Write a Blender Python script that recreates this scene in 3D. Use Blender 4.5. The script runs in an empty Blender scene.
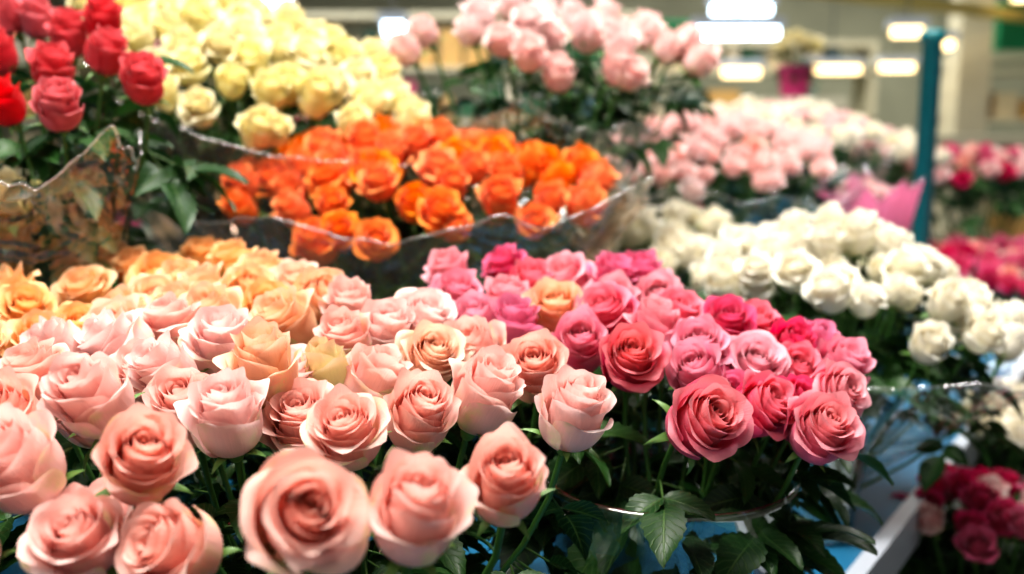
import bpy, math, random
from mathutils import Vector, Quaternion, Matrix
random.seed(7)
H0 = 1.35           # eye height of the photographer (m)
C = bpy.context.scene.collection
PI = math.pi

def lin(c):
    return tuple(((x/255)/12.92 if x/255 <= 0.04045 else (((x/255)+0.055)/1.055)**2.4) for x in c[:3]) + (1.0,)

# ------------------------------------------------------------------ helpers
def mesh_obj(name, verts, faces, mat=None, smooth=True, parent=None, loc=(0,0,0)):
    me = bpy.data.meshes.new(name)
    me.from_pydata(verts, [], faces); me.update()
    if smooth:
        me.polygons.foreach_set("use_smooth", [True]*len(me.polygons))
    if mat: me.materials.append(mat)
    o = bpy.data.objects.new(name, me); C.objects.link(o)
    o.location = loc
    if parent: o.parent = parent
    return o

def empty(name, loc=(0,0,0)):
    o = bpy.data.objects.new(name, None); o.empty_display_size = .05
    C.objects.link(o); o.location = loc
    return o

def boxgeo(x0,x1,y0,y1,z0,z1):
    v=[(x0,y0,z0),(x1,y0,z0),(x1,y1,z0),(x0,y1,z0),(x0,y0,z1),(x1,y0,z1),(x1,y1,z1),(x0,y1,z1)]
    f=[(0,3,2,1),(4,5,6,7),(0,1,5,4),(1,2,6,5),(2,3,7,6),(3,0,4,7)]
    return v,f

def box(name,x0,x1,y0,y1,z0,z1,mat,parent=None):
    v,f=boxgeo(x0,x1,y0,y1,z0,z1)
    return mesh_obj(name,v,f,mat,False,parent)

def multibox(name, boxes, mat, parent=None):
    V=[];F=[]
    for b in boxes:
        v,f=boxgeo(*b); n=len(V); V+=v; F+=[tuple(i+n for i in q) for q in f]
    return mesh_obj(name,V,F,mat,False,parent)

def lathe(name, prof, mat, seg=48, loc=(0,0,0), parent=None):
    V=[];F=[]
    for (r,z) in prof:
        for k in range(seg):
            a=2*PI*k/seg; V.append((r*math.cos(a),r*math.sin(a),z))
    for i in range(len(prof)-1):
        for k in range(seg):
            k2=(k+1)%seg
            F.append((i*seg+k,i*seg+k2,(i+1)*seg+k2,(i+1)*seg+k))
    return mesh_obj(name,V,F,mat,True,parent,loc)

# ------------------------------------------------------------------ materials
def newmat(name):
    m=bpy.data.materials.new(name); m.use_nodes=True
    nt=m.node_tree; nt.nodes.clear()
    out=nt.nodes.new("ShaderNodeOutputMaterial")
    return m,nt,out

def N(nt,t,**kw):
    n=nt.nodes.new(t)
    for k,v in kw.items(): setattr(n,k,v)
    return n

def mixrgb(nt,fac,a,b,blend='MIX'):
    m=N(nt,"ShaderNodeMix",data_type='RGBA',blend_type=blend)
    L=nt.links
    for sock,val in ((m.inputs[0],fac),(m.inputs[6],a),(m.inputs[7],b)):
        if isinstance(val,bpy.types.NodeSocket): L.new(val,sock)
        else: sock.default_value=val
    return m.outputs[2]

def mathn(nt,op,a,b=0.0,clamp=False):
    m=N(nt,"ShaderNodeMath",operation=op); m.use_clamp=clamp
    for i,val in enumerate((a,b)):
        if isinstance(val,bpy.types.NodeSocket): nt.links.new(val,m.inputs[i])
        else: m.inputs[i].default_value=val
    return m.outputs[0]

def simple(name,col,rough=.6,metal=0,noise=.15,scale=8,bump=0.0,spec=.5,emit=0):
    m,nt,out=newmat(name)
    p=N(nt,"ShaderNodeBsdfPrincipled"); c=lin(col)
    tc=N(nt,"ShaderNodeTexCoord"); nz=N(nt,"ShaderNodeTexNoise"); nz.inputs["Scale"].default_value=scale
    nz.inputs["Detail"].default_value=4
    nt.links.new(tc.outputs["Object"],nz.inputs["Vector"])
    dark=tuple(x*(1-noise*2) for x in c[:3])+(1,); lite=tuple(min(1,x*(1+noise)) for x in c[:3])+(1,)
    nt.links.new(mixrgb(nt,nz.outputs[0],dark,lite),p.inputs["Base Color"])
    p.inputs["Roughness"].default_value=rough; p.inputs["Metallic"].default_value=metal
    p.inputs["Specular IOR Level"].default_value=spec
    if emit:
        p.inputs["Emission Color"].default_value=c; p.inputs["Emission Strength"].default_value=emit
    if bump:
        b=N(nt,"ShaderNodeBump"); b.inputs["Strength"].default_value=bump; b.inputs["Distance"].default_value=.01
        nt.links.new(nz.outputs[0],b.inputs["Height"]); nt.links.new(b.outputs[0],p.inputs["Normal"])
    nt.links.new(p.outputs[0],out.inputs[0])
    return m

def emis(name,col,st):
    m,nt,out=newmat(name); e=N(nt,"ShaderNodeEmission")
    e.inputs[0].default_value=lin(col); e.inputs[1].default_value=st
    nt.links.new(e.outputs[0],out.inputs[0]); return m

def rose_mat(name, inner, outer, rim, base, green=0.0, var=.010, trans=.34, sat=(.80,.34)):
    """pt attribute: R = along petal, G = petal order (0 heart .. 1 guard petals), B = |across|"""
    m,nt,out=newmat(name); L=nt.links
    at=N(nt,"ShaderNodeAttribute",attribute_name="pt")
    sp=N(nt,"ShaderNodeSeparateColor"); L.new(at.outputs["Color"],sp.inputs[0])
    oi=N(nt,"ShaderNodeObjectInfo"); tc=N(nt,"ShaderNodeTexCoord")
    v,o,u=sp.outputs[0],sp.outputs[1],sp.outputs[2]
    c=mixrgb(nt,o,lin(inner),lin(outer))
    r=mathn(nt,'MULTIPLY',mathn(nt,'SUBTRACT',v,.72),3.6,True)
    r=mathn(nt,'MULTIPLY',r,.75)
    c=mixrgb(nt,r,c,lin(rim))
    b=mathn(nt,'MULTIPLY',mathn(nt,'SUBTRACT',.45,v),2.0,True)
    c=mixrgb(nt,b,c,lin(base))
    nz=N(nt,"ShaderNodeTexNoise"); nz.inputs["Scale"].default_value=2.2; nz.inputs["Detail"].default_value=3
    L.new(tc.outputs["Object"],nz.inputs["Vector"])
    if green>0:
        g=mathn(nt,'MULTIPLY',mathn(nt,'SUBTRACT',o,.80),7.0,True)
        g=mathn(nt,'MULTIPLY',g,mathn(nt,'MULTIPLY',mathn(nt,'SUBTRACT',nz.outputs[0],.42),4.0,True))
        g=mathn(nt,'MULTIPLY',g,mathn(nt,'MULTIPLY',mathn(nt,'SUBTRACT',u,.15),2.,True))
        g=mathn(nt,'MULTIPLY',g,green)
        c=mixrgb(nt,g,c,lin((226,228,168)))
    uv=N(nt,"ShaderNodeUVMap"); mp=N(nt,"ShaderNodeMapping"); mp.inputs["Scale"].default_value=(26,1.6,1)
    L.new(uv.outputs[0],mp.inputs[0]); vn=N(nt,"ShaderNodeTexNoise"); vn.inputs["Scale"].default_value=1.5
    vn.inputs["Detail"].default_value=3
    L.new(mp.outputs[0],vn.inputs["Vector"])
    hs=N(nt,"ShaderNodeHueSaturation")
    L.new(c,hs.inputs["Color"])
    L.new(mathn(nt,'ADD',mathn(nt,'MULTIPLY',oi.outputs["Random"],var),.5-var/2),hs.inputs["Hue"])
    L.new(mathn(nt,'ADD',mathn(nt,'MULTIPLY',oi.outputs["Random"],sat[1]),sat[0]),hs.inputs["Saturation"])
    L.new(mathn(nt,'ADD',mathn(nt,'MULTIPLY',nz.outputs[0],.14),mathn(nt,'ADD',mathn(nt,'MULTIPLY',vn.outputs[0],.10),.88)),hs.inputs["Value"])
    col=hs.outputs[0]
    bp=N(nt,"ShaderNodeBump"); bp.inputs["Strength"].default_value=.35; bp.inputs["Distance"].default_value=.002
    L.new(vn.outputs[0],bp.inputs["Height"])
    p=N(nt,"ShaderNodeBsdfPrincipled"); p.inputs["Roughness"].default_value=.58
    p.inputs["Specular IOR Level"].default_value=.22
    p.inputs["Sheen Weight"].default_value=.15; p.inputs["Sheen Roughness"].default_value=.5
    L.new(col,p.inputs["Base Color"]); L.new(bp.outputs[0],p.inputs["Normal"])
    t=N(nt,"ShaderNodeBsdfTranslucent"); L.new(col,t.inputs[0])
    mx=N(nt,"ShaderNodeMixShader"); mx.inputs[0].default_value=trans
    L.new(p.outputs[0],mx.inputs[1]); L.new(t.outputs[0],mx.inputs[2]); L.new(mx.outputs[0],out.inputs[0])
    return m

M={}
M['P']=rose_mat("petal_pink",(250,168,152),(254,210,202),(255,224,216),(249,178,168),.9,.012,.36,(.72,.48))
M['Q']=rose_mat("petal_peach_pink",(253,186,134),(254,212,184),(255,226,206),(252,194,150),.9)
M['A']=rose_mat("petal_apricot",(254,184,84),(255,216,150),(255,214,176),(254,206,112),.4)
M['C']=rose_mat("petal_coral_pink",(234,94,120),(238,112,152),(252,178,194),(222,72,122),.0,.02)
M['E']=rose_mat("petal_rosy_pink",(242,134,144),(246,160,182),(252,202,210),(236,112,146),.0,.02)
M['D']=rose_mat("petal_deep_pink",(220,42,100),(232,60,126),(246,128,170),(206,30,96),.0,.02)
M['G']=rose_mat("petal_pink_gold",(244,134,116),(228,66,120),(248,160,166),(208,28,100),.0)
M['B']=rose_mat("petal_bud",(240,215,160),(236,230,180),(250,218,190),(210,216,150),.6)
M['O']=rose_mat("petal_orange",(246,102,4),(254,130,18),(255,168,72),(242,100,6),.0,.012,.26,(.88,.2))
M['Y']=rose_mat("petal_yellow",(246,224,134),(250,240,184),(253,247,214),(242,226,148),.3,.01,.28)
M['R']=rose_mat("petal_red",(202,14,36),(222,32,52),(242,96,104),(222,90,104),.0,.006)
M['L']=rose_mat("petal_blush",(246,188,184),(252,218,216),(254,232,228),(248,206,198),.4)
M['W']=rose_mat("petal_white",(250,240,204),(253,248,234),(255,252,244),(240,236,202),.4)
M['K']=rose_mat("petal_magenta",(200,8,80),(218,24,104),(236,76,136),(182,10,72),.0)

def leaf_material():
    m,nt,out=newmat("rose_leaf"); L=nt.links
    uv=N(nt,"ShaderNodeUVMap"); sx=N(nt,"ShaderNodeSeparateXYZ"); L.new(uv.outputs[0],sx.inputs[0])
    au=mathn(nt,'ABSOLUTE',mathn(nt,'SUBTRACT',sx.outputs[0],.5))
    w=mathn(nt,'SINE',mathn(nt,'MULTIPLY',mathn(nt,'SUBTRACT',sx.outputs[1],mathn(nt,'MULTIPLY',au,.55)),52.0))
    w=mathn(nt,'MULTIPLY',mathn(nt,'SUBTRACT',w,.72),3.5,True)
    mid=mathn(nt,'MULTIPLY',mathn(nt,'SUBTRACT',.035,au),40.,True)
    ve=mathn(nt,'MAXIMUM',mathn(nt,'MULTIPLY',w,.5),mid)
    oi=N(nt,"ShaderNodeObjectInfo")
    c=mixrgb(nt,oi.outputs["Random"],lin((14,44,20)),lin((46,88,36)))
    c=mixrgb(nt,mathn(nt,'MULTIPLY',ve,.45),c,lin((100,132,66)))
    p=N(nt,"ShaderNodeBsdfPrincipled"); p.inputs["Roughness"].default_value=.42
    p.inputs["Specular IOR Level"].default_value=.4
    L.new(c,p.inputs["Base Color"])
    b=N(nt,"ShaderNodeBump"); b.inputs["Strength"].default_value=.5; b.inputs["Distance"].default_value=.001; b.invert=True
    L.new(ve,b.inputs["Height"]); L.new(b.outputs[0],p.inputs["Normal"])
    t=N(nt,"ShaderNodeBsdfTranslucent"); L.new(c,t.inputs[0])
    mx=N(nt,"ShaderNodeMixShader"); mx.inputs[0].default_value=.2
    L.new(p.outputs[0],mx.inputs[1]); L.new(t.outputs[0],mx.inputs[2]); L.new(mx.outputs[0],out.inputs[0])
    return m
LEAF=leaf_material()
STEM=simple("rose_stem",(60,104,42),.5,noise=.2,scale=30)
SEPAL=simple("rose_sepal",(96,134,66),.5,noise=.2,scale=20)

def clearfilm(name,tint,gl=.10,rough=.12,bump=.4,scale=18,edge=.4,milky=0.0):
    m,nt,out=newmat(name); L=nt.links
    tr=N(nt,"ShaderNodeBsdfTransparent"); tr.inputs[0].default_value=lin(tint)
    g=N(nt,"ShaderNodeBsdfGlossy"); g.inputs["Roughness"].default_value=rough
    g.inputs[0].default_value=(.97,.98,1,1)
    tc=N(nt,"ShaderNodeTexCoord"); nz=N(nt,"ShaderNodeTexNoise"); nz.inputs["Scale"].default_value=scale
    nz.inputs["Detail"].default_value=3; nz.inputs["Distortion"].default_value=1.0
    L.new(tc.outputs["Object"],nz.inputs["Vector"])
    b=N(nt,"ShaderNodeBump"); b.inputs["Strength"].default_value=bump; b.inputs["Distance"].default_value=.03
    L.new(nz.outputs[0],b.inputs["Height"]); L.new(b.outputs[0],g.inputs["Normal"])
    lw=N(nt,"ShaderNodeLayerWeight"); lw.inputs[0].default_value=.25
    L.new(b.outputs[0],lw.inputs["Normal"])
    f=mathn(nt,'ADD',mathn(nt,'MULTIPLY',lw.outputs["Facing"],edge),gl,True)
    mx=N(nt,"ShaderNodeMixShader"); L.new(f,mx.inputs[0])
    first=tr.outputs[0]
    if milky:
        df=N(nt,"ShaderNodeBsdfTranslucent"); df.inputs[0].default_value=lin(tint)
        m2=N(nt,"ShaderNodeMixShader"); m2.inputs[0].default_value=milky
        L.new(tr.outputs[0],m2.inputs[1]); L.new(df.outputs[0],m2.inputs[2]); first=m2.outputs[0]
    L.new(first,mx.inputs[1]); L.new(g.outputs[0],mx.inputs[2]); L.new(mx.outputs[0],out.inputs[0])
    return m
CELLO=clearfilm("cellophane_clear",(246,248,246),.09,.07,1.0,9,.5,.01)
CELLOB=clearfilm("cellophane_amber",(240,222,206),.09,.07,1.0,9,.5,.02)
CELLOP=clearfilm("cellophane_pink",(240,130,170),.08,.3,.4,16,.3,.75)
GLASS=clearfilm("vase_glass",(234,240,238),.11,.03,.0,10,.75)
WATER=clearfilm("vase_water",(205,220,215),.08,.02,.1)
EDGE=clearfilm("film_edge",(240,240,238),.35,.15,.0,10,.5,.35)

# ------------------------------------------------------------------ rose geometry
def rose_geo(seed, n=28, open_=1.0, nu=13, nv=11, zs=1.0):
    rnd=random.Random(seed)
    V=[];F=[];P=[];UV=[]
    for i in range(n):
        o=i/(n-1)
        th=i*2.39996+rnd.uniform(-.25,.25)
        R=.07+.64*o**.9*(.8+.2*open_)+rnd.uniform(-.015,.015)
        Hh=1.46+.22*math.sin(PI*min(1,o*1.2))-.16*o**2+rnd.uniform(-.05,.05)
        W=2.1*(1-o)**1.3+1.08+rnd.uniform(-.05,.1)
        v0=.62+.10*(1-o)
        ph0=(.2+1.7*o**1.6*open_)*rnd.uniform(.72,1.2)
        if i>=n-5: ph0*=rnd.uniform(.75,1.4); Hh*=rnd.uniform(.84,1.0); R+=.03
        a1=rnd.uniform(0,6.28); a2=rnd.uniform(0,6.28); tip=rnd.uniform(.05,.14)*o
        a3=rnd.uniform(0,6.28)
        spir=.13*(1-o)+.10
        base=len(V)
        for jv in range(nv):
            vv=jv/(nv-1)
            for ju in range(nu):
                u=-1+2*ju/(nu-1)
                vmax=1-.24*abs(u)**3.0+tip*math.exp(-(u/.22)**2)
                v=vv*vmax
                vb=min(v,v0)
                rb=R*(1-(1-vb/v0*.97)**2.4)**.62 if vb>0 else 0
                zb=Hh*(vb**1.12)
                r=rb+.05
                z=zb
                if v>v0:
                    q=(v-v0)/(1-v0)
                    ph=max(.02,ph0*(1+.4*u*u))
                    Lc=Hh*(1-v0)
                    steps=5; rr=0; zz=0
                    for s in range(steps):
                        qa=q*(s+.5)/steps
                        ang=ph*qa**1.6-.24*(1-o)
                        rr+=math.sin(ang)*Lc*q/steps; zz+=math.cos(ang)*Lc*q/steps
                    r+=rr; z+=zz
                    r+=(.036*math.sin(2.6*u+a1)+.014*math.sin(7.5*u+a3))*q*(.3+o)
                    z+=(.045*math.sin(3.1*u+a2)+.014*math.sin(8.3*u+a1))*q*(.3+o)
                r*=1+spir*u*min(1,v*1.6)
                ang=th+W*u*(.62+.38*math.sin(PI*min(1,.15+.75*v)))
                V.append((r*math.cos(ang),r*math.sin(ang),z*zs))
                P.append((v,o,abs(u))); UV.append(((u+1)/2,v))
        for jv in range(nv-1):
            for ju in range(nu-1):
                a=base+jv*nu+ju
                F.append((a,a+1,a+nu+1,a+nu))
    nf=len(F)
    seg=10; prof=[(.03,-.34),(.13,-.26),(.19,-.12),(.17,.0),(.2,.08)]
    b=len(V)
    for (r,z) in prof:
        for k in range(seg):
            a=2*PI*k/seg; V.append((r*math.cos(a),r*math.sin(a),z)); P.append((0,0,0)); UV.append((0,0))
    for i in range(len(prof)-1):
        for k in range(seg):
            k2=(k+1)%seg; F.append((b+i*seg+k,b+i*seg+k2,b+(i+1)*seg+k2,b+(i+1)*seg+k))
    for s in range(5):
        a0=2*PI*s/5+rnd.uniform(-.2,.2); b=len(V); cu=rnd.uniform(.5,2.3); Ls=rnd.uniform(.75,1.05)
        ns=7
        r,z=.17,-.02
        for t in range(ns):
            q=t/(ns-1); w=.17*(1-q)**.8*(1-.35*math.exp(-(q/.15)**2))
            for sd in (-1,0,1):
                aa=a0+sd*w/max(r,.17)
                rr=r+(.03 if sd==0 else 0)
                V.append((rr*math.cos(aa),rr*math.sin(aa),z)); P.append((0,0,0)); UV.append((0,0))
            ang=.25+cu*q*1.15
            r+=math.sin(ang+.55)*Ls/(ns-1); z+=math.cos(ang+.55)*Ls/(ns-1)
        for t in range(ns-1):
            for sd in range(2):
                x=b+t*3+sd; F.append((x,x+1,x+4,x+3))
    return V,F,P,UV,nf

GEO={}
NV={'hi':8,'lo':4,'cup':3,'bud':1,'mid':3}
def get_geo(kind,idx):
    k=(kind,idx)
    if k not in GEO:
        if kind=='hi': GEO[k]=rose_geo(100+idx,26,[1.15,.8,1.25,.65,1.0,.55,.95,1.35][idx%8],17,12,1.08)
        elif kind=='mid': GEO[k]=rose_geo(500+idx,23,[.4,.55,.47][idx%3],17,12,1.15)
        elif kind=='lo': GEO[k]=rose_geo(200+idx,17,[1.1,.9,.75,1.2][idx%4],9,8)
        elif kind=='cup': GEO[k]=rose_geo(300+idx,15,[.55,.4,.65][idx%3],9,8,1.1)
        elif kind=='bud': GEO[k]=rose_geo(400+idx,12,.15,9,8)
    return GEO[k]
RM={}
def rose_mesh(kind,idx,mk):
    key=(kind,idx,mk)
    if key in RM: return RM[key]
    V,F,P,UV,nf=get_geo(kind,idx)
    me=bpy.data.meshes.new("rose_head_%s_%d_%s"%(kind,idx,mk)); me.from_pydata(V,[],F)
    me.polygons.foreach_set("use_smooth",[True]*len(F))
    at=me.attributes.new("pt",'FLOAT_COLOR','POINT')
    fl=[]
    for p in P: fl+= [p[0],p[1],p[2],1.0]
    at.data.foreach_set("color",fl)
    uvl=me.uv_layers.new(name="UVMap"); buf=[]
    for l in me.loops: buf+=UV[l.vertex_index]
    uvl.data.foreach_set("uv",buf)
    me.materials.append(M[mk]); me.materials.append(SEPAL)
    me.polygons.foreach_set("material_index",[0]*nf+[1]*(len(F)-nf))
    me.update(); RM[key]=me
    return me

# ------------------------------------------------------------------ leaf sprig
def leaf_sprig(seed):
    rnd=random.Random(seed); V=[];F=[];UV=[]
    def leaflet(org,dirang,L,Wd,pitch):
        b=len(V); nv=15; nu=5
        fold=rnd.uniform(.2,.5); droop=rnd.uniform(.3,1.0)
        ca,sa=math.cos(dirang),math.sin(dirang)
        for j in range(nv):
            t=j/(nv-1)
            w=Wd*(math.sin(PI*t**.8))**.75*(1-.25*t) if 0<t<1 else 0.0004
            w*=1+(.07 if j%2 else -.05)
            x=L*t; zc=pitch*L*t-droop*L*t*t*.5
            for k in range(nu):
                u=-1+2*k/(nu-1)
                y=w*u; z=zc+abs(u)*w*fold+.04*L*math.sin(6*t+u*2)*abs(u)
                V.append((org[0]+ca*x-sa*y,org[1]+sa*x+ca*y,org[2]+z)); UV.append(((u+1)/2,t))
        for j in range(nv-1):
            for k in range(nu-1):
                a=b+j*nu+k; F.append((a,a+1,a+nu+1,a+nu))
    def stick(p,q,r):
        b=len(V); p=Vector(p);q=Vector(q); d=(q-p).normalized(); s=d.cross(Vector((0,0,1))).normalized(); up=s.cross(d)
        for c in (p,q):
            for k in range(4):
                a=PI/2*k; V.append(tuple(c+s*math.cos(a)*r+up*math.sin(a)*r)); UV.append((.5,.5))
        for k in range(4):
            k2=(k+1)%4; F.append((b+k,b+k2,b+4+k2,b+4+k))
    Lr=.045
    stick((0,0,0),(Lr,0,.004),.0011)
    leaflet((Lr,0,.004),rnd.uniform(-.2,.2),.058,.0185,.1)
    leaflet((Lr*.72,0,.003),1.1+rnd.uniform(-.2,.2),.044,.014,.15)
    leaflet((Lr*.72,0,.003),-1.1+rnd.uniform(-.2,.2),.044,.014,.15)
    me=bpy.data.meshes.new("rose_leaf_sprig"); me.from_pydata(V,[],F)
    me.polygons.foreach_set("use_smooth",[True]*len(F))
    uvl=me.uv_layers.new(name="UVMap"); buf=[]
    for l in me.loops: buf+=UV[l.vertex_index]
    uvl.data.foreach_set("uv",buf); me.materials.append(LEAF); me.update()
    return me
SPRIGS=[leaf_sprig(i) for i in range(5)]

# ------------------------------------------------------------------ bouquet builder
def tube(V,F,pts,r,seg=6):
    b=len(V)
    for i,p in enumerate(pts):
        d=(pts[min(i+1,len(pts)-1)]-pts[max(i-1,0)]).normalized()
        s=d.cross(Vector((0,1,0.01))).normalized(); up=s.cross(d)
        for k in range(seg):
            a=2*PI*k/seg; V.append(tuple(p+s*math.cos(a)*r+up*math.sin(a)*r))
    for i in range(len(pts)-1):
        for k in range(seg):
            k2=(k+1)%seg; F.append((b+i*seg+k,b+i*seg+k2,b+(i+1)*seg+k2,b+(i+1)*seg+k))

def bouquet(name, heads, base, spread=.05, leaves=4, leafscale=1.0, leafdown=(.06,.16)):
    """heads: list of (pos(center of bloom), normal, diameter, matkey, kind)"""
    rnd=random.Random(sum(map(ord,name)))
    base=Vector(base); root=empty(name,base)
    SV=[];SF=[]
    for n_,(p,nrm,D,mk,kind) in enumerate(heads):
        p=Vector(p); nrm=Vector(nrm).normalized(); R=D/2
        me=rose_mesh(kind,rnd.randrange(NV[kind]),mk)
        o=bpy.data.objects.new("rose_head",me); C.objects.link(o); o.parent=root
        sc=R/({'hi':1.0,'lo':1.0,'cup':.88,'mid':.9,'bud':.62}[kind])
        cal=p-nrm*sc*1.0
        q=Vector((0,0,1)).rotation_difference(nrm) @ Quaternion((0,0,1),rnd.uniform(0,6.28))
        o.rotation_mode='QUATERNION'; o.rotation_quaternion=q
        o.location=cal-base; o.scale=(sc,sc,sc*rnd.uniform(.94,1.06))
        s0=cal-nrm*sc*.3
        e=base+Vector((rnd.uniform(-spread,spread),rnd.uniform(-spread,spread),0))
        c1=s0-nrm*.07-Vector((0,0,.05))
        pts=[]
        for k in range(7):
            t=k/6; pts.append((s0*(1-t)**2+c1*2*t*(1-t)+e*t*t)-base)
        tube(SV,SF,pts,.0026)
        for l in range(leaves):
            dd=rnd.uniform(*leafdown)
            t=min(.9,dd/max(.05,(s0-e).length)*1.0)
            lp=s0*(1-t)**2+c1*2*t*(1-t)+e*t*t
            lo=bpy.data.objects.new("leaf_sprig",SPRIGS[rnd.randrange(5)]); C.objects.link(lo); lo.parent=root
            lo.location=lp-base
            out=Vector((lp.x-base.x,lp.y-base.y,0))
            ao=math.atan2(out.y,out.x)+rnd.gauss(0,1.0)
            lo.rotation_euler=(rnd.uniform(-.5,.5),rnd.uniform(-.2,.8),ao)
            s=leafscale*rnd.uniform(.75,1.2); lo.scale=(s,s,s)
    mesh_obj("stems",SV,SF,STEM,True,root)
    return root

def canopy(cx,cy,cz,rx,ry,dome,slope,slopex,spacing,D,mats,kind='lo',lean=.45,leanout=.7,seed=0,jit=.25,drop=0.0,zj=.012):
    rnd=random.Random(seed); res=[]
    ny=int(ry*2/(spacing*.87))+2; nx=int(rx*2/spacing)+2
    for j in range(-ny,ny+1):
        for i in range(-nx,nx+1):
            x=(i+.5*(j%2))*spacing+rnd.gauss(0,spacing*jit*.5); y=j*spacing*.87+rnd.gauss(0,spacing*jit*.5)
            e=(x/rx)**2+(y/ry)**2
            if e>1 or rnd.random()<drop: continue
            z=dome*(1-e)+slope*y+slopex*x+rnd.uniform(-zj,zj)
            n=Vector((x/rx*leanout-slopex*.6+rnd.gauss(0,.18), y/ry*leanout*.6-slope*.5-lean+rnd.gauss(0,.18),1))
            k=kind if isinstance(kind,str) else rnd.choice(kind)
            res.append(((cx+x,cy+y,cz+z),n,D*rnd.uniform(.82,1.1),rnd.choice(mats),k))
    return res

def wrap(root,base,rim,rb,rx,ry,slope,mat,slopex=0.0,corner=.14,fold=.03,seed=1,top=.03,name="cellophane_sleeve"):
    """flared film sleeve, part of a bouquet: square sheet gathered at the stems, so it has peaked corners"""
    rnd=random.Random(seed); seg=200; nr=16; V=[];F=[]
    ph=[rnd.uniform(0,6.28) for _ in range(6)]
    peaks=[(rnd.uniform(0,2*PI)*.12+k*2*PI/7+rnd.uniform(-.3,.3),rnd.uniform(.3,1.0),rnd.uniform(.16,.34)) for k in range(7)]
    def peak(a):
        s=0
        for (pa,h,w) in peaks:
            d=(a-pa+PI)%(2*PI)-PI
            s=max(s,h*max(0,1-abs(d)/(w*2.2))**1.3)
        return s
    b=Vector(base); r=Vector(rim); off=root.location
    for i in range(nr):
        t=i/(nr-1)
        for k in range(seg):
            a=2*PI*k/seg
            f=sum(math.sin(a*m+ph[j]+t*1.5)*w for j,(m,w) in enumerate(((5,.35),(9,.3),(14,.25),(23,.2),(37,.16))))
            pk=peak(a)
            cr=1+corner*t*pk+fold*f*t*1.8
            ex=t**.85
            x=(rb*(1-ex)+rx*ex)*cr*math.cos(a); y=(rb*(1-ex)+ry*ex)*cr*math.sin(a)
            c=b.lerp(r,t)
            zz=c.z+(slope*y+slopex*x)*t+top*2.2*t*t*(pk-.35)+.01*f*t
            V.append((c.x+x-off.x,c.y+y-off.y,zz-off.z))
    for i in range(nr-1):
        for k in range(seg):
            k2=(k+1)%seg; F.append((i*seg+k,i*seg+k2,(i+1)*seg+k2,(i+1)*seg+k))
    ring=[Vector(V[(nr-1)*seg+k]) for k in range(seg)]; ring.append(ring[0].copy())
    TV=[];TF=[]; tube(TV,TF,ring,.0009,4)
    mesh_obj(name+"_edge",TV,TF,EDGE,True,root)
    return mesh_obj(name,V,F,mat,True,root)

def vase(loc,r0,r1,h,water=.6):
    root=empty("glass_vase",loc)
    lathe("glass",[(0.001,0.004),(r0*.95,.004),(r0,.012),(r1,h),(r1+.003,h+.003),(r1+.006,h),(r1+.003,h-.006),(r0+.003,.006),(r0*.9,.0),(.001,0)],GLASS,56,(0,0,0),root)
    rw=r0+(r1-r0)*water
    lathe("water",[(rw-.002,h*water),(.001,h*water)],WATER,40,(0,0,0),root)
    return root
BUCKET=simple("bucket_plastic",(28,40,36),.4,noise=.1)
BUCKETW=simple("bucket_grey",(150,158,160),.4,noise=.1)
def bucket(loc,r0,r1,h,mat,parent=None):
    return lathe("flower_bucket",[(.001,0),(r0,0),(r0,.01),(r1*.97,h-.025),(r1*1.04,h-.022),(r1*1.06,h),(r1*.98,h+.001),(r0*.93,.01),(.001,.01)],mat,40,loc,parent)

# ------------------------------------------------------------------ tables
BLUE=simple("blue_tablecloth",(24,110,150),.6,noise=.12,scale=5,bump=.2)
WHITE=simple("white_ledge",(190,198,210),.35,noise=.04)
GREYM=simple("table_leg_steel",(120,124,128),.35,.8)
DARKC=simple("dark_green_cloth",(14,32,24),.8,noise=.2)
poly=[(-1.5,.30),(.36,.30),(.37,1.10),(1.13,2.2),(1.75,3.2),(-1.5,3.2)]
tb=empty("display_table",(0,0,0))
n=len(poly); ZT=.80
V=[(x,y,ZT) for x,y in poly]+[(x,y,ZT-.04) for x,y in poly]
F=[tuple(range(n)),tuple(range(2*n-1,n-1,-1))]+[(i,i+n,(i+1)%n+n,(i+1)%n) for i in range(n)]
mesh_obj("tabletop",V,F,BLUE,False,tb)
multibox("legs",[(x-.03,x+.03,y-.03,y+.03,0,ZT-.04) for x,y in ((-1.4,.4),(.3,.4),(-1.4,3.1),(1.55,3.05),(.5,1.5))],GREYM,tb)
def strip(name,p,q,w,z0,z1,mat,parent=None):
    p=Vector(p+(0,));q=Vector(q+(0,)); d=(q-p).normalized(); s=Vector((d.y,-d.x,0))*w
    V=[]
    for z in (z0,z1):
        for c in (p,q,q+s,p+s): V.append((c.x,c.y,z))
    return mesh_obj(name,V,[(0,1,2,3),(7,6,5,4),(0,4,5,1),(1,5,6,2),(2,6,7,3),(3,7,4,0)],mat,False,parent)
strip("ledge_strip",(.36,.30),(.37,1.10),.022,ZT-.05,ZT+.012,WHITE,tb)
strip("ledge_strip",(.37,1.10),(1.13,2.2),.022,ZT-.05,ZT+.012,WHITE,tb)
strip("ledge_strip",(1.13,2.2),(1.75,3.2),.022,ZT-.05,ZT+.012,WHITE,tb)
box("display_riser",-1.45,.28,1.36,2.35,ZT,.93,DARKC)

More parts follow.
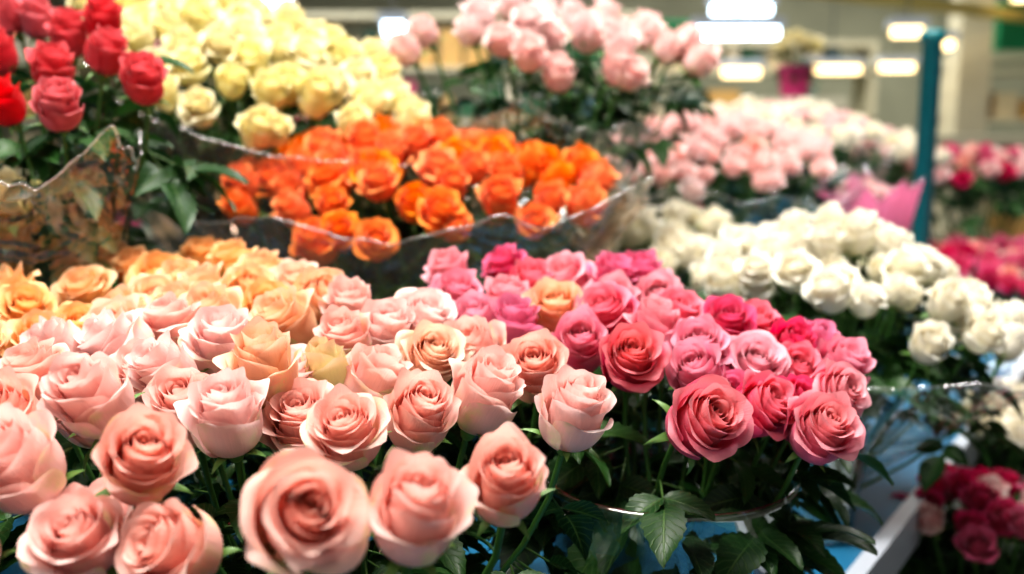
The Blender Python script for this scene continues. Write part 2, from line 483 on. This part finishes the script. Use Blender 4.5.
# ------------------------------------------------------------------ foreground roses (cm, z relative to eye height)
PK="""-11.2,51.5,-20.6,P,58 -5.3,53.2,-20.9,P,34,m -.4,59.5,-21.6,P,30,m -22.6,58.7,-19.9,P,40 -29,66.5,-18.0,P,35,m -31.4,60,-20.5,P,35,m
-25.5,55.5,-23.6,P,35 -20.2,55.5,-24.3,P,45 -36.8,75,-18.5,P,30 -20.4,69,-20.0,P,32,m -19,74.5,-18.0,Q,24,m -11.5,66.8,-20.6,P,35
-7,73.5,-21.3,P,30,m -11.2,80.5,-20.2,P,30 -2.1,77.5,-20.7,P,20,m 4.7,72.5,-20.7,P,6,m -7,85.5,-19.7,Q,35 2,84.5,-20.5,P,40
-27.8,77.5,-18.9,P,30,m -30.8,88.5,-17.5,P,30 -24.4,82.5,-17.9,P,30 -28.5,93.5,-17.5,Q,30 -21.2,91.5,-17.8,Q,35 -14.7,86.5,-18.5,P,35
-8.7,94.5,-18.3,P,35 -16.2,98.5,-17.5,P,30 -34,83.5,-18.2,P,30 -39.2,83.5,-18.4,P,30 -3.2,89,-20.2,P,35,m
-15.5,80.5,-18.8,B,10 -11.7,91.5,-18.9,P,30,m -35.8,68,-19.8,P,30 -24.5,72.5,-20.5,P,25,m -16,73.5,-22,P,30 -32,72.5,-20.5,P,25,m
-33.5,55.5,-24.5,P,35 -27,60.5,-25,P,35 -30,80,-20,P,30 -18.5,80.5,-20.5,P,30 -36,90,-18.5,Q,30"""
AP="""-47.7,96.5,-17.7,A,30 -42.7,88.5,-19,A,30 -45.7,105.5,-17.3,A,30 -43.4,113.5,-16,A,30 -38,95.5,-18.1,A,30 -36.8,101.5,-17.7,A,35
-35.6,106.5,-16.6,A,30 -27.5,103.5,-16.7,A,35 -32.4,115.5,-15.6,A,25 -23.4,106.5,-16.7,Q,30 -36.8,118.5,-15.6,A,25 -40,90.5,-18.4,A,30
-47.5,86.5,-19.2,A,30 -19.8,101.5,-17.4,Q,30,m -31.6,101.5,-17,A,30 -51.5,91.5,-18.5,A,30 -51,101,-17,A,30 -39.5,111,-16.8,A,30
-28,111,-16.5,A,30 -54,96,-18,A,30 -24.5,98.5,-17.6,A,30 -33,97,-17.6,A,30"""
CO="""-6.9,110.5,-15.9,E,35 -.8,112.5,-15.6,D,20 -5.9,104.5,-17.4,C,35 -.5,101.5,-17.6,E,40 -3.4,96.5,-19.0,C,30,m .3,95.5,-19.2,D,20,m
6,108.5,-16.4,E,35 11,108.5,-16.2,D,25 4.4,98.5,-18.1,Q,40 9.4,97.5,-18.2,C,35 15.5,103.5,-17.3,E,40 6.4,92.5,-20.2,C,40,m
10.6,86.5,-20.1,G,42 13.7,94.5,-18.9,E,30,m 17.5,91.5,-20.3,C,35 21,95.5,-18.5,D,40 16.4,86.5,-21.3,C,35,m 15.7,78,-23.1,G,50
22.5,90.5,-21.6,E,40 21.8,84,-23.7,C,40 27,95.5,-21.2,D,35,m 26.8,91.5,-22.3,C,40 29,87,-23.4,E,40 26.1,81,-24.9,G,34
31.6,93.5,-22.5,C,40 30.3,98.5,-21.3,D,30,m 19.6,87.5,-24.1,D,35,m 1.9,106.5,-17.2,C,30,m 14.3,110.5,-16.2,D,30,m 16.6,98.5,-18.8,C,30
24.5,99.5,-19.8,C,30 10.5,102.5,-18.2,E,30,m 25,86.5,-24.5,D,35,m"""
def parse(txt,ctr,seed):
    rnd=random.Random(seed); res=[]
    for tok in txt.split():
        a=tok.split(','); x,y,z=[float(t)/100 for t in a[:3]]; mk=a[3]; lean=math.radians(float(a[4]))
        side=(x-ctr[0])*1.6+rnd.gauss(0,.22)
        n=Vector((side,-math.sin(lean)+rnd.gauss(0,.14)+max(0,y-ctr[1])*.5,math.cos(lean)))
        D={'P':.069,'Q':.070,'A':.069,'C':.065,'E':.065,'D':.060,'G':.072,'B':.036}[mk]*rnd.uniform(.88,1.05)
        kind='bud' if mk=='B' else ('mid' if len(a)>5 else 'hi')
        if kind=='mid': D*=.96
        res.append(((x,y,H0+z),n,D,mk,kind))
    return res
bouquet("pink_rose_bouquet",parse(PK,(-.16,.78),1),(-.17,.80,ZT+.03),.05,6,1.0,(.05,.20))
bouquet("apricot_rose_bouquet",parse(AP,(-.38,1.02),2),(-.40,1.05,ZT+.03),.05,3,.9)
bouquet("coral_rose_bouquet",parse(CO,(.14,.96),3),(.155,.90,ZT+.03),.05,7,1.0,(.05,.18))
vase((-.17,.80,ZT),.075,.100,.20); vase((-.40,1.05,ZT),.075,.100,.20); vase((.145,.90,ZT),.080,.116,.234)

# ------------------------------------------------------------------ orange
b=bouquet("orange_rose_bouquet",canopy(-.135,1.44,H0-.090,.27,.155,.06,.36,0,.053,.062,['O'],['hi','hi','mid'],.45,.7,11,.35),(-.12,1.42,.96),.03,5,.8,(.08,.2))
wrap(b,(-.12,1.42,.95),(-.14,1.42,H0-.105),.05,.31,.21,.02,CELLOB,0,.22,.03,6,.035)
# ------------------------------------------------------------------ red
RD="""-55.7,111,3.2 -48.6,109,2.5 -41.6,115,5.5 -47,119,9.1 -53.5,119,7.4 -54.7,127,11.7 -60,119,9 -64,130,14.6 -60,130,14.2 -64,119,5.8 -69,130,12.6 -50,126,13.5 -66,112,2.5"""
rr=random.Random(5); H=[]
for tok in RD.split():
    x,y,z=[float(t)/100 for t in tok.split(',')]
    H.append(((x,y,H0+z),Vector(((x+.55)*1.5+rr.gauss(0,.2),-.3+rr.gauss(0,.2),1)),.056,'R','mid'))
bouquet("red_rose_bouquet",H,(-.60,1.24,.93),.03,10,1.1,leafdown=(.06,.34))
b=bouquet("wrapped_yellow_rose_bouquet",canopy(-.575,1.13,H0-.105,.06,.05,.03,.3,0,.048,.052,['Y'],['cup'],.6,.6,23,.3),(-.58,1.18,ZT+.02),.02,6,.9)
wrap(b,(-.58,1.18,ZT),(-.575,1.12,H0-.03),.04,.15,.12,.1,CELLO,0,.15,.03,8,.03)
# ------------------------------------------------------------------ yellow
b=bouquet("yellow_rose_bouquet",canopy(-.42,1.62,H0+.10,.28,.17,.04,.55,-.26,.058,.069,['Y'],['hi','hi','mid'],.5,.7,21,.35),(-.38,1.62,.96),.03,5,.9,(.09,.24))
wrap(b,(-.38,1.62,.95),(-.36,1.58,H0+.045),.05,.31,.2,.3,CELLOB,-.25,.16,.03,9,.02)
# ------------------------------------------------------------------ light pink (tall)
b=bouquet("blush_rose_bouquet",canopy(.07,1.75,H0+.14,.27,.15,.04,.42,-.06,.068,.066,['L'],['hi','mid'],.2,.8,31,.5,.12,.02),(.02,1.75,.96),.04,4,.9,leafdown=(.07,.22))
wrap(b,(.02,1.75,.95),(.04,1.73,H0+.03),.05,.20,.14,.2,CELLO,0,.16,.03,12,.03)
# ------------------------------------------------------------------ spray blush
b=bouquet("blush_spray_rose_bouquet",canopy(.45,2.2,H0-.055,.25,.24,.06,.28,0,.050,.052,['L','L','L','P'],'lo',.3,.7,41,.4),(.45,2.2,ZT+.02),.04,1,1.0)
wrap(b,(.45,2.2,ZT),(.45,2.18,H0-.10),.06,.29,.24,.2,CELLO,0,.14,.03,13,.04)
b=bouquet("cream_rose_bouquet",canopy(.80,2.95,H0+.01,.26,.22,.04,.25,0,.07,.07,['L','W','W'],'lo',.3,.7,51,.4),(.8,2.95,ZT+.02),.04,1,1.1)
wrap(b,(.8,2.95,ZT),(.8,2.93,H0-.06),.06,.29,.22,.2,CELLO,0,.14,.03,14,.03)
# ------------------------------------------------------------------ white
bouquet("white_rose_bouquet",canopy(.28,1.74,H0-.24,.25,.22,.06,.18,-.03,.062,.064,['W'],['lo','lo','cup'],.25,.8,61,.6,.08,.025),(.34,1.62,ZT+.03),.04,4,1.0)
b=bouquet("white_rose_bouquet",canopy(.50,1.45,H0-.255,.215,.26,.09,.12,-.08,.061,.061,['W'],['hi','hi','mid'],.25,.9,62,.6,.08,.028),(.42,1.32,ZT+.03),.03,4,.9,(.05,.13))
vase((.42,1.30,ZT),.042,.055,.16); vase((.34,1.62,ZT),.06,.08,.18)
wrap(b,(.45,1.40,ZT+.05),(.52,1.45,H0-.285),.05,.24,.27,.10,CELLO,-.10,.14,.05,15,.025)
# ------------------------------------------------------------------ lower right shelf
box("lower_flower_shelf",.66,1.35,1.0,1.80,.30,.34,BUCKETW)
bouquet("magenta_rose_bouquet",canopy(.715,1.40,H0-.57,.14,.14,.04,.1,0,.05,.056,['K','K','K','L'],'lo',.3,.7,71,.35),(.75,1.40,.42),.03,4,.9)
bouquet("white_rose_bouquet",canopy(.93,1.74,H0-.52,.14,.12,.04,.1,0,.055,.062,['W'],'lo',.3,.7,72,.35),(.93,1.68,.42),.03,3,.9)
bucket((.76,1.40,.34),.08,.095,.24,BUCKET); bucket((.95,1.68,.34),.07,.09,.22,BUCKET)

# ------------------------------------------------------------------ right side stalls
t2=empty("market_table",(0,0,0))
box("tabletop",1.45,3.2,2.6,3.9,.70,.74,BLUE,t2)
multibox("legs",[(x-.03,x+.03,y-.03,y+.03,0,.70) for x in (1.5,3.1) for y in (2.65,3.8)],GREYM,t2)
bouquet("blush_rose_bouquet",canopy(1.24,3.3,H0-.07,.17,.2,.04,.2,0,.07,.07,['L','W'],'lo',.3,.7,81,.4),(1.50,3.3,.76),.04,1,1.2)
bouquet("pink_carnation_bouquet",canopy(1.70,3.6,H0-.13,.28,.2,.04,.2,0,.075,.07,['L','K','D','P'],'lo',.3,.7,82,.4),(1.70,3.6,.76),.04,2,1.2)
bouquet("deep_pink_flower_tray",canopy(1.50,2.95,H0-.40,.38,.30,.03,.1,0,.072,.07,['K','D','D','P'],'lo',.3,.5,83,.4),(1.62,2.95,.76),.1,1,1.2)
b=bouquet("wrapped_pink_rose_bouquet",canopy(.86,2.45,H0-.16,.08,.06,.02,.1,0,.05,.05,['P','L'],'lo',.3,.7,84,.3),(.88,2.5,ZT+.02),.02,2,1)
wrap(b,(.88,2.5,ZT),(.86,2.42,H0-.13),.04,.11,.09,.1,CELLOP,0,.2,.05,17,.03,"paper_sleeve")

# ------------------------------------------------------------------ hall
FLOORM=simple("concrete_floor",(104,104,100),.5,noise=.15,scale=3)
WALLM=simple("hall_wall_paint",(180,182,158),.7,noise=.25,scale=1.2)
CEILM=simple("hall_ceiling_paint",(80,88,80),.8,noise=.1,scale=2)
GREEN=simple("green_fascia",(20,130,86),.5,noise=.08)
TEAL=simple("teal_post_paint",(20,112,118),.35,noise=.1)
CREAM=simple("cream_column_paint",(210,204,178),.6,noise=.06)
BEAM=simple("yellow_green_beam",(190,176,104),.6)
X0,X1,Y1,HC=-8,10,14,4.4
box("floor",X0,X1,-3,Y1,-.05,0,FLOORM)
box("wall_back",X0,X1,Y1,Y1+.1,0,HC,WALLM)
box("wall_left",X0-.1,X0,-3,Y1,0,HC,WALLM)
box("wall_right",X1,X1+.1,-3,Y1,0,HC,WALLM)
box("ceiling",X0,X1,-3,Y1,HC,HC+.1,CEILM)
multibox("ceiling_beam",[(X0,X1,y-.1,y+.1,HC-.3,HC) for y in (4,7,10,13)],BEAM)
strip("conduit_beam",(1.6,6.4),(5.2,9.0),.10,2.18,2.26,BEAM)
lathe("teal_post",[(.001,0),(.055,0),(.055,.02),(.029,.03),(.029,1.60),(.038,1.605),(.038,1.63),(.001,1.64)],TEAL,24,(1.23,3.0,0))
multibox("cream_column",[(3.5,3.75,8,8.25,0,HC),(3.46,3.79,7.96,8.29,0,.3),(3.46,3.79,7.96,8.29,HC-.3,HC)],CREAM)
multibox("cream_column",[(5.3,5.6,10,10.3,0,HC),(5.26,5.64,9.96,10.34,0,.3),(5.26,5.64,9.96,10.34,HC-.3,HC)],CREAM)
multibox("green_fascia_sign",[(4.08,9,8.6,8.7,2.0,2.36),(4.08,9,8.55,8.75,2.36,2.40)],GREEN)
multibox("green_fascia_sign",[(1.3,2.3,10.6,10.7,2.05,2.4),(1.3,2.3,10.55,10.75,2.4,2.45)],GREEN)

def stall(name,x0,x1,y,h,seed,mats):
    rnd=random.Random(seed); root=empty(name,(0,0,0))
    multibox("frame",[(x0,x0+.06,y,y+.5,0,h),(x1-.06,x1,y,y+.5,0,h)]+[(x0,x1,y,y+.5,z,z+.04) for z in (.5,.95,1.4,1.85) if z<h]+[(x0,x1,y,y+.5,h,h+.06)],CREAM,root)
    groups={}
    for z in (.54,.99,1.44,1.89):
        if z>h-.1: continue
        x=x0+.1
        while x<x1-.3:
            w=rnd.uniform(.08,.3); hh=rnd.uniform(.1,.34); m=rnd.randrange(len(mats))
            groups.setdefault(m,[]).append((x,x+w,y+.05,y+.4,z,z+hh)); x+=w+rnd.uniform(.01,.08)
    for m,bs in groups.items(): multibox("goods",bs,mats[m],root)
GM=[simple("goods_%d"%i,c,.5) for i,c in enumerate([(225,206,170),(120,140,130),(236,224,200),(50,110,76),(210,90,125),(60,95,105),(225,180,110),(30,70,54)])]
stall("market_stall",-2.2,1.2,9.0,2.3,1,GM)
stall("market_stall",1.3,3.4,9.5,2.1,2,GM)
stall("market_stall",4.0,8.0,9.2,1.95,3,GM)
stall("market_stall",-7.0,-2.4,8.0,2.4,4,GM)
stall("market_stall",2.2,4.2,6.0,1.25,6,GM)

multibox("plant_pedestal",[(1.25,1.55,4.9,5.2,0,1.45),(1.2,1.6,4.85,5.25,1.45,1.5)],CREAM)
b=bouquet("potted_yellow_flowers",canopy(1.4,5.05,1.75,.12,.1,.05,0,0,.06,.07,['Y'],'lo',.2,.7,91,.4),(1.4,5.05,1.505),.02,2,1)
bucket((0,0,0),.065,.085,.15,simple("bucket_magenta",(200,50,120),.4),b)

# lamps
TW=emis("tube_light_cool",(215,236,255),8); TY=emis("tube_light_warm",(255,222,160),4.5)
def fixture(x0,x1,y,z,mat,w=.12,h=.07):
    root=empty("fluorescent_light",(0,0,0))
    box("housing",x0-.03,x1+.03,y-w/2-.03,y+w/2+.03,z+h,z+h+.06,WHITE,root)
    box("tube",x0,x1,y-w/2,y+w/2,z,z+h,mat,root)
    multibox("hanger",[(x0+.2,x0+.21,y-.005,y+.005,z+h+.06,HC),(x1-.21,x1-.2,y-.005,y+.005,z+h+.06,HC)] if x1-x0>.5 else [((x0+x1)/2-.005,(x0+x1)/2+.005,y-.005,y+.005,z+h+.06,HC)],GREYM,root)
fixture(-3.0,-1.7,7.5,H0+.90,TW,.3,.09)
fixture(-2.3,-1.3,6.0,H0+.72,TW)
fixture(-.82,-.70,6.6,H0+.60,TW,.1,.07)
fixture(1.15,1.65,6.4,H0+.56,TW,.1,.06)
fixture(1.4,1.8,7.2,H0+.79,TW,.1,.06)
fixture(1.70,1.98,8.2,H0+.41,TY,.1,.07)
fixture(2.4,2.85,8.4,H0+.45,TY,.1,.06)
fixture(3.0,3.25,8.3,H0+.46,TY,.1,.06)
fixture(2.60,2.78,7.0,H0+.62,TY,.1,.06)
fixture(3.2,3.34,7.8,H0+.6,TY,.1,.06)
fixture(3.7,4.1,7.6,H0+.93,TY,.1,.06)

def area(loc,sx,sy,e,col,rot=(0,0,0)):
    l=bpy.data.lights.new("ceiling_lamp_light",'AREA'); l.shape='RECTANGLE'; l.size=sx; l.size_y=sy; l.energy=e; l.color=col
    o=bpy.data.objects.new("ceiling_lamp_light",l); C.objects.link(o); o.location=loc; o.rotation_euler=rot
area((-.3,.9,3.2),1.4,.4,98,(1,.955,.895))
area((.9,2.6,3.2),1.4,.4,68,(1,.975,.93))
area((-1.2,-.6,2.6),1.5,1.2,15,(1,.94,.88),(math.radians(50),0,math.radians(-20)))
area((0,7,4.0),6,3,230,(1,.98,.93))
area((4,10,4.0),6,3,250,(1,.96,.89))

w=bpy.data.worlds.new("world"); bpy.context.scene.world=w; w.use_nodes=True
bg=w.node_tree.nodes["Background"]; bg.inputs[0].default_value=(1,.97,.95,1); bg.inputs[1].default_value=.30

# ------------------------------------------------------------------ camera
cd=bpy.data.cameras.new("camera"); cam=bpy.data.objects.new("camera",cd); C.objects.link(cam)
cd.sensor_width=36; cd.lens=36*1000/1024
cam.location=(0,0,H0); cam.rotation_euler=(math.radians(81),0,0)
cd.dof.use_dof=True; cd.dof.focus_distance=.76; cd.dof.aperture_fstop=3.1
cd.clip_start=.02
bpy.context.scene.camera=cam
sc=bpy.context.scene
sc.view_settings.view_transform='Standard'
for lk in ('Medium High Contrast','Standard - Medium High Contrast'):
    try:
        sc.view_settings.look=lk; break
    except Exception: pass
sc.view_settings.exposure=0.12
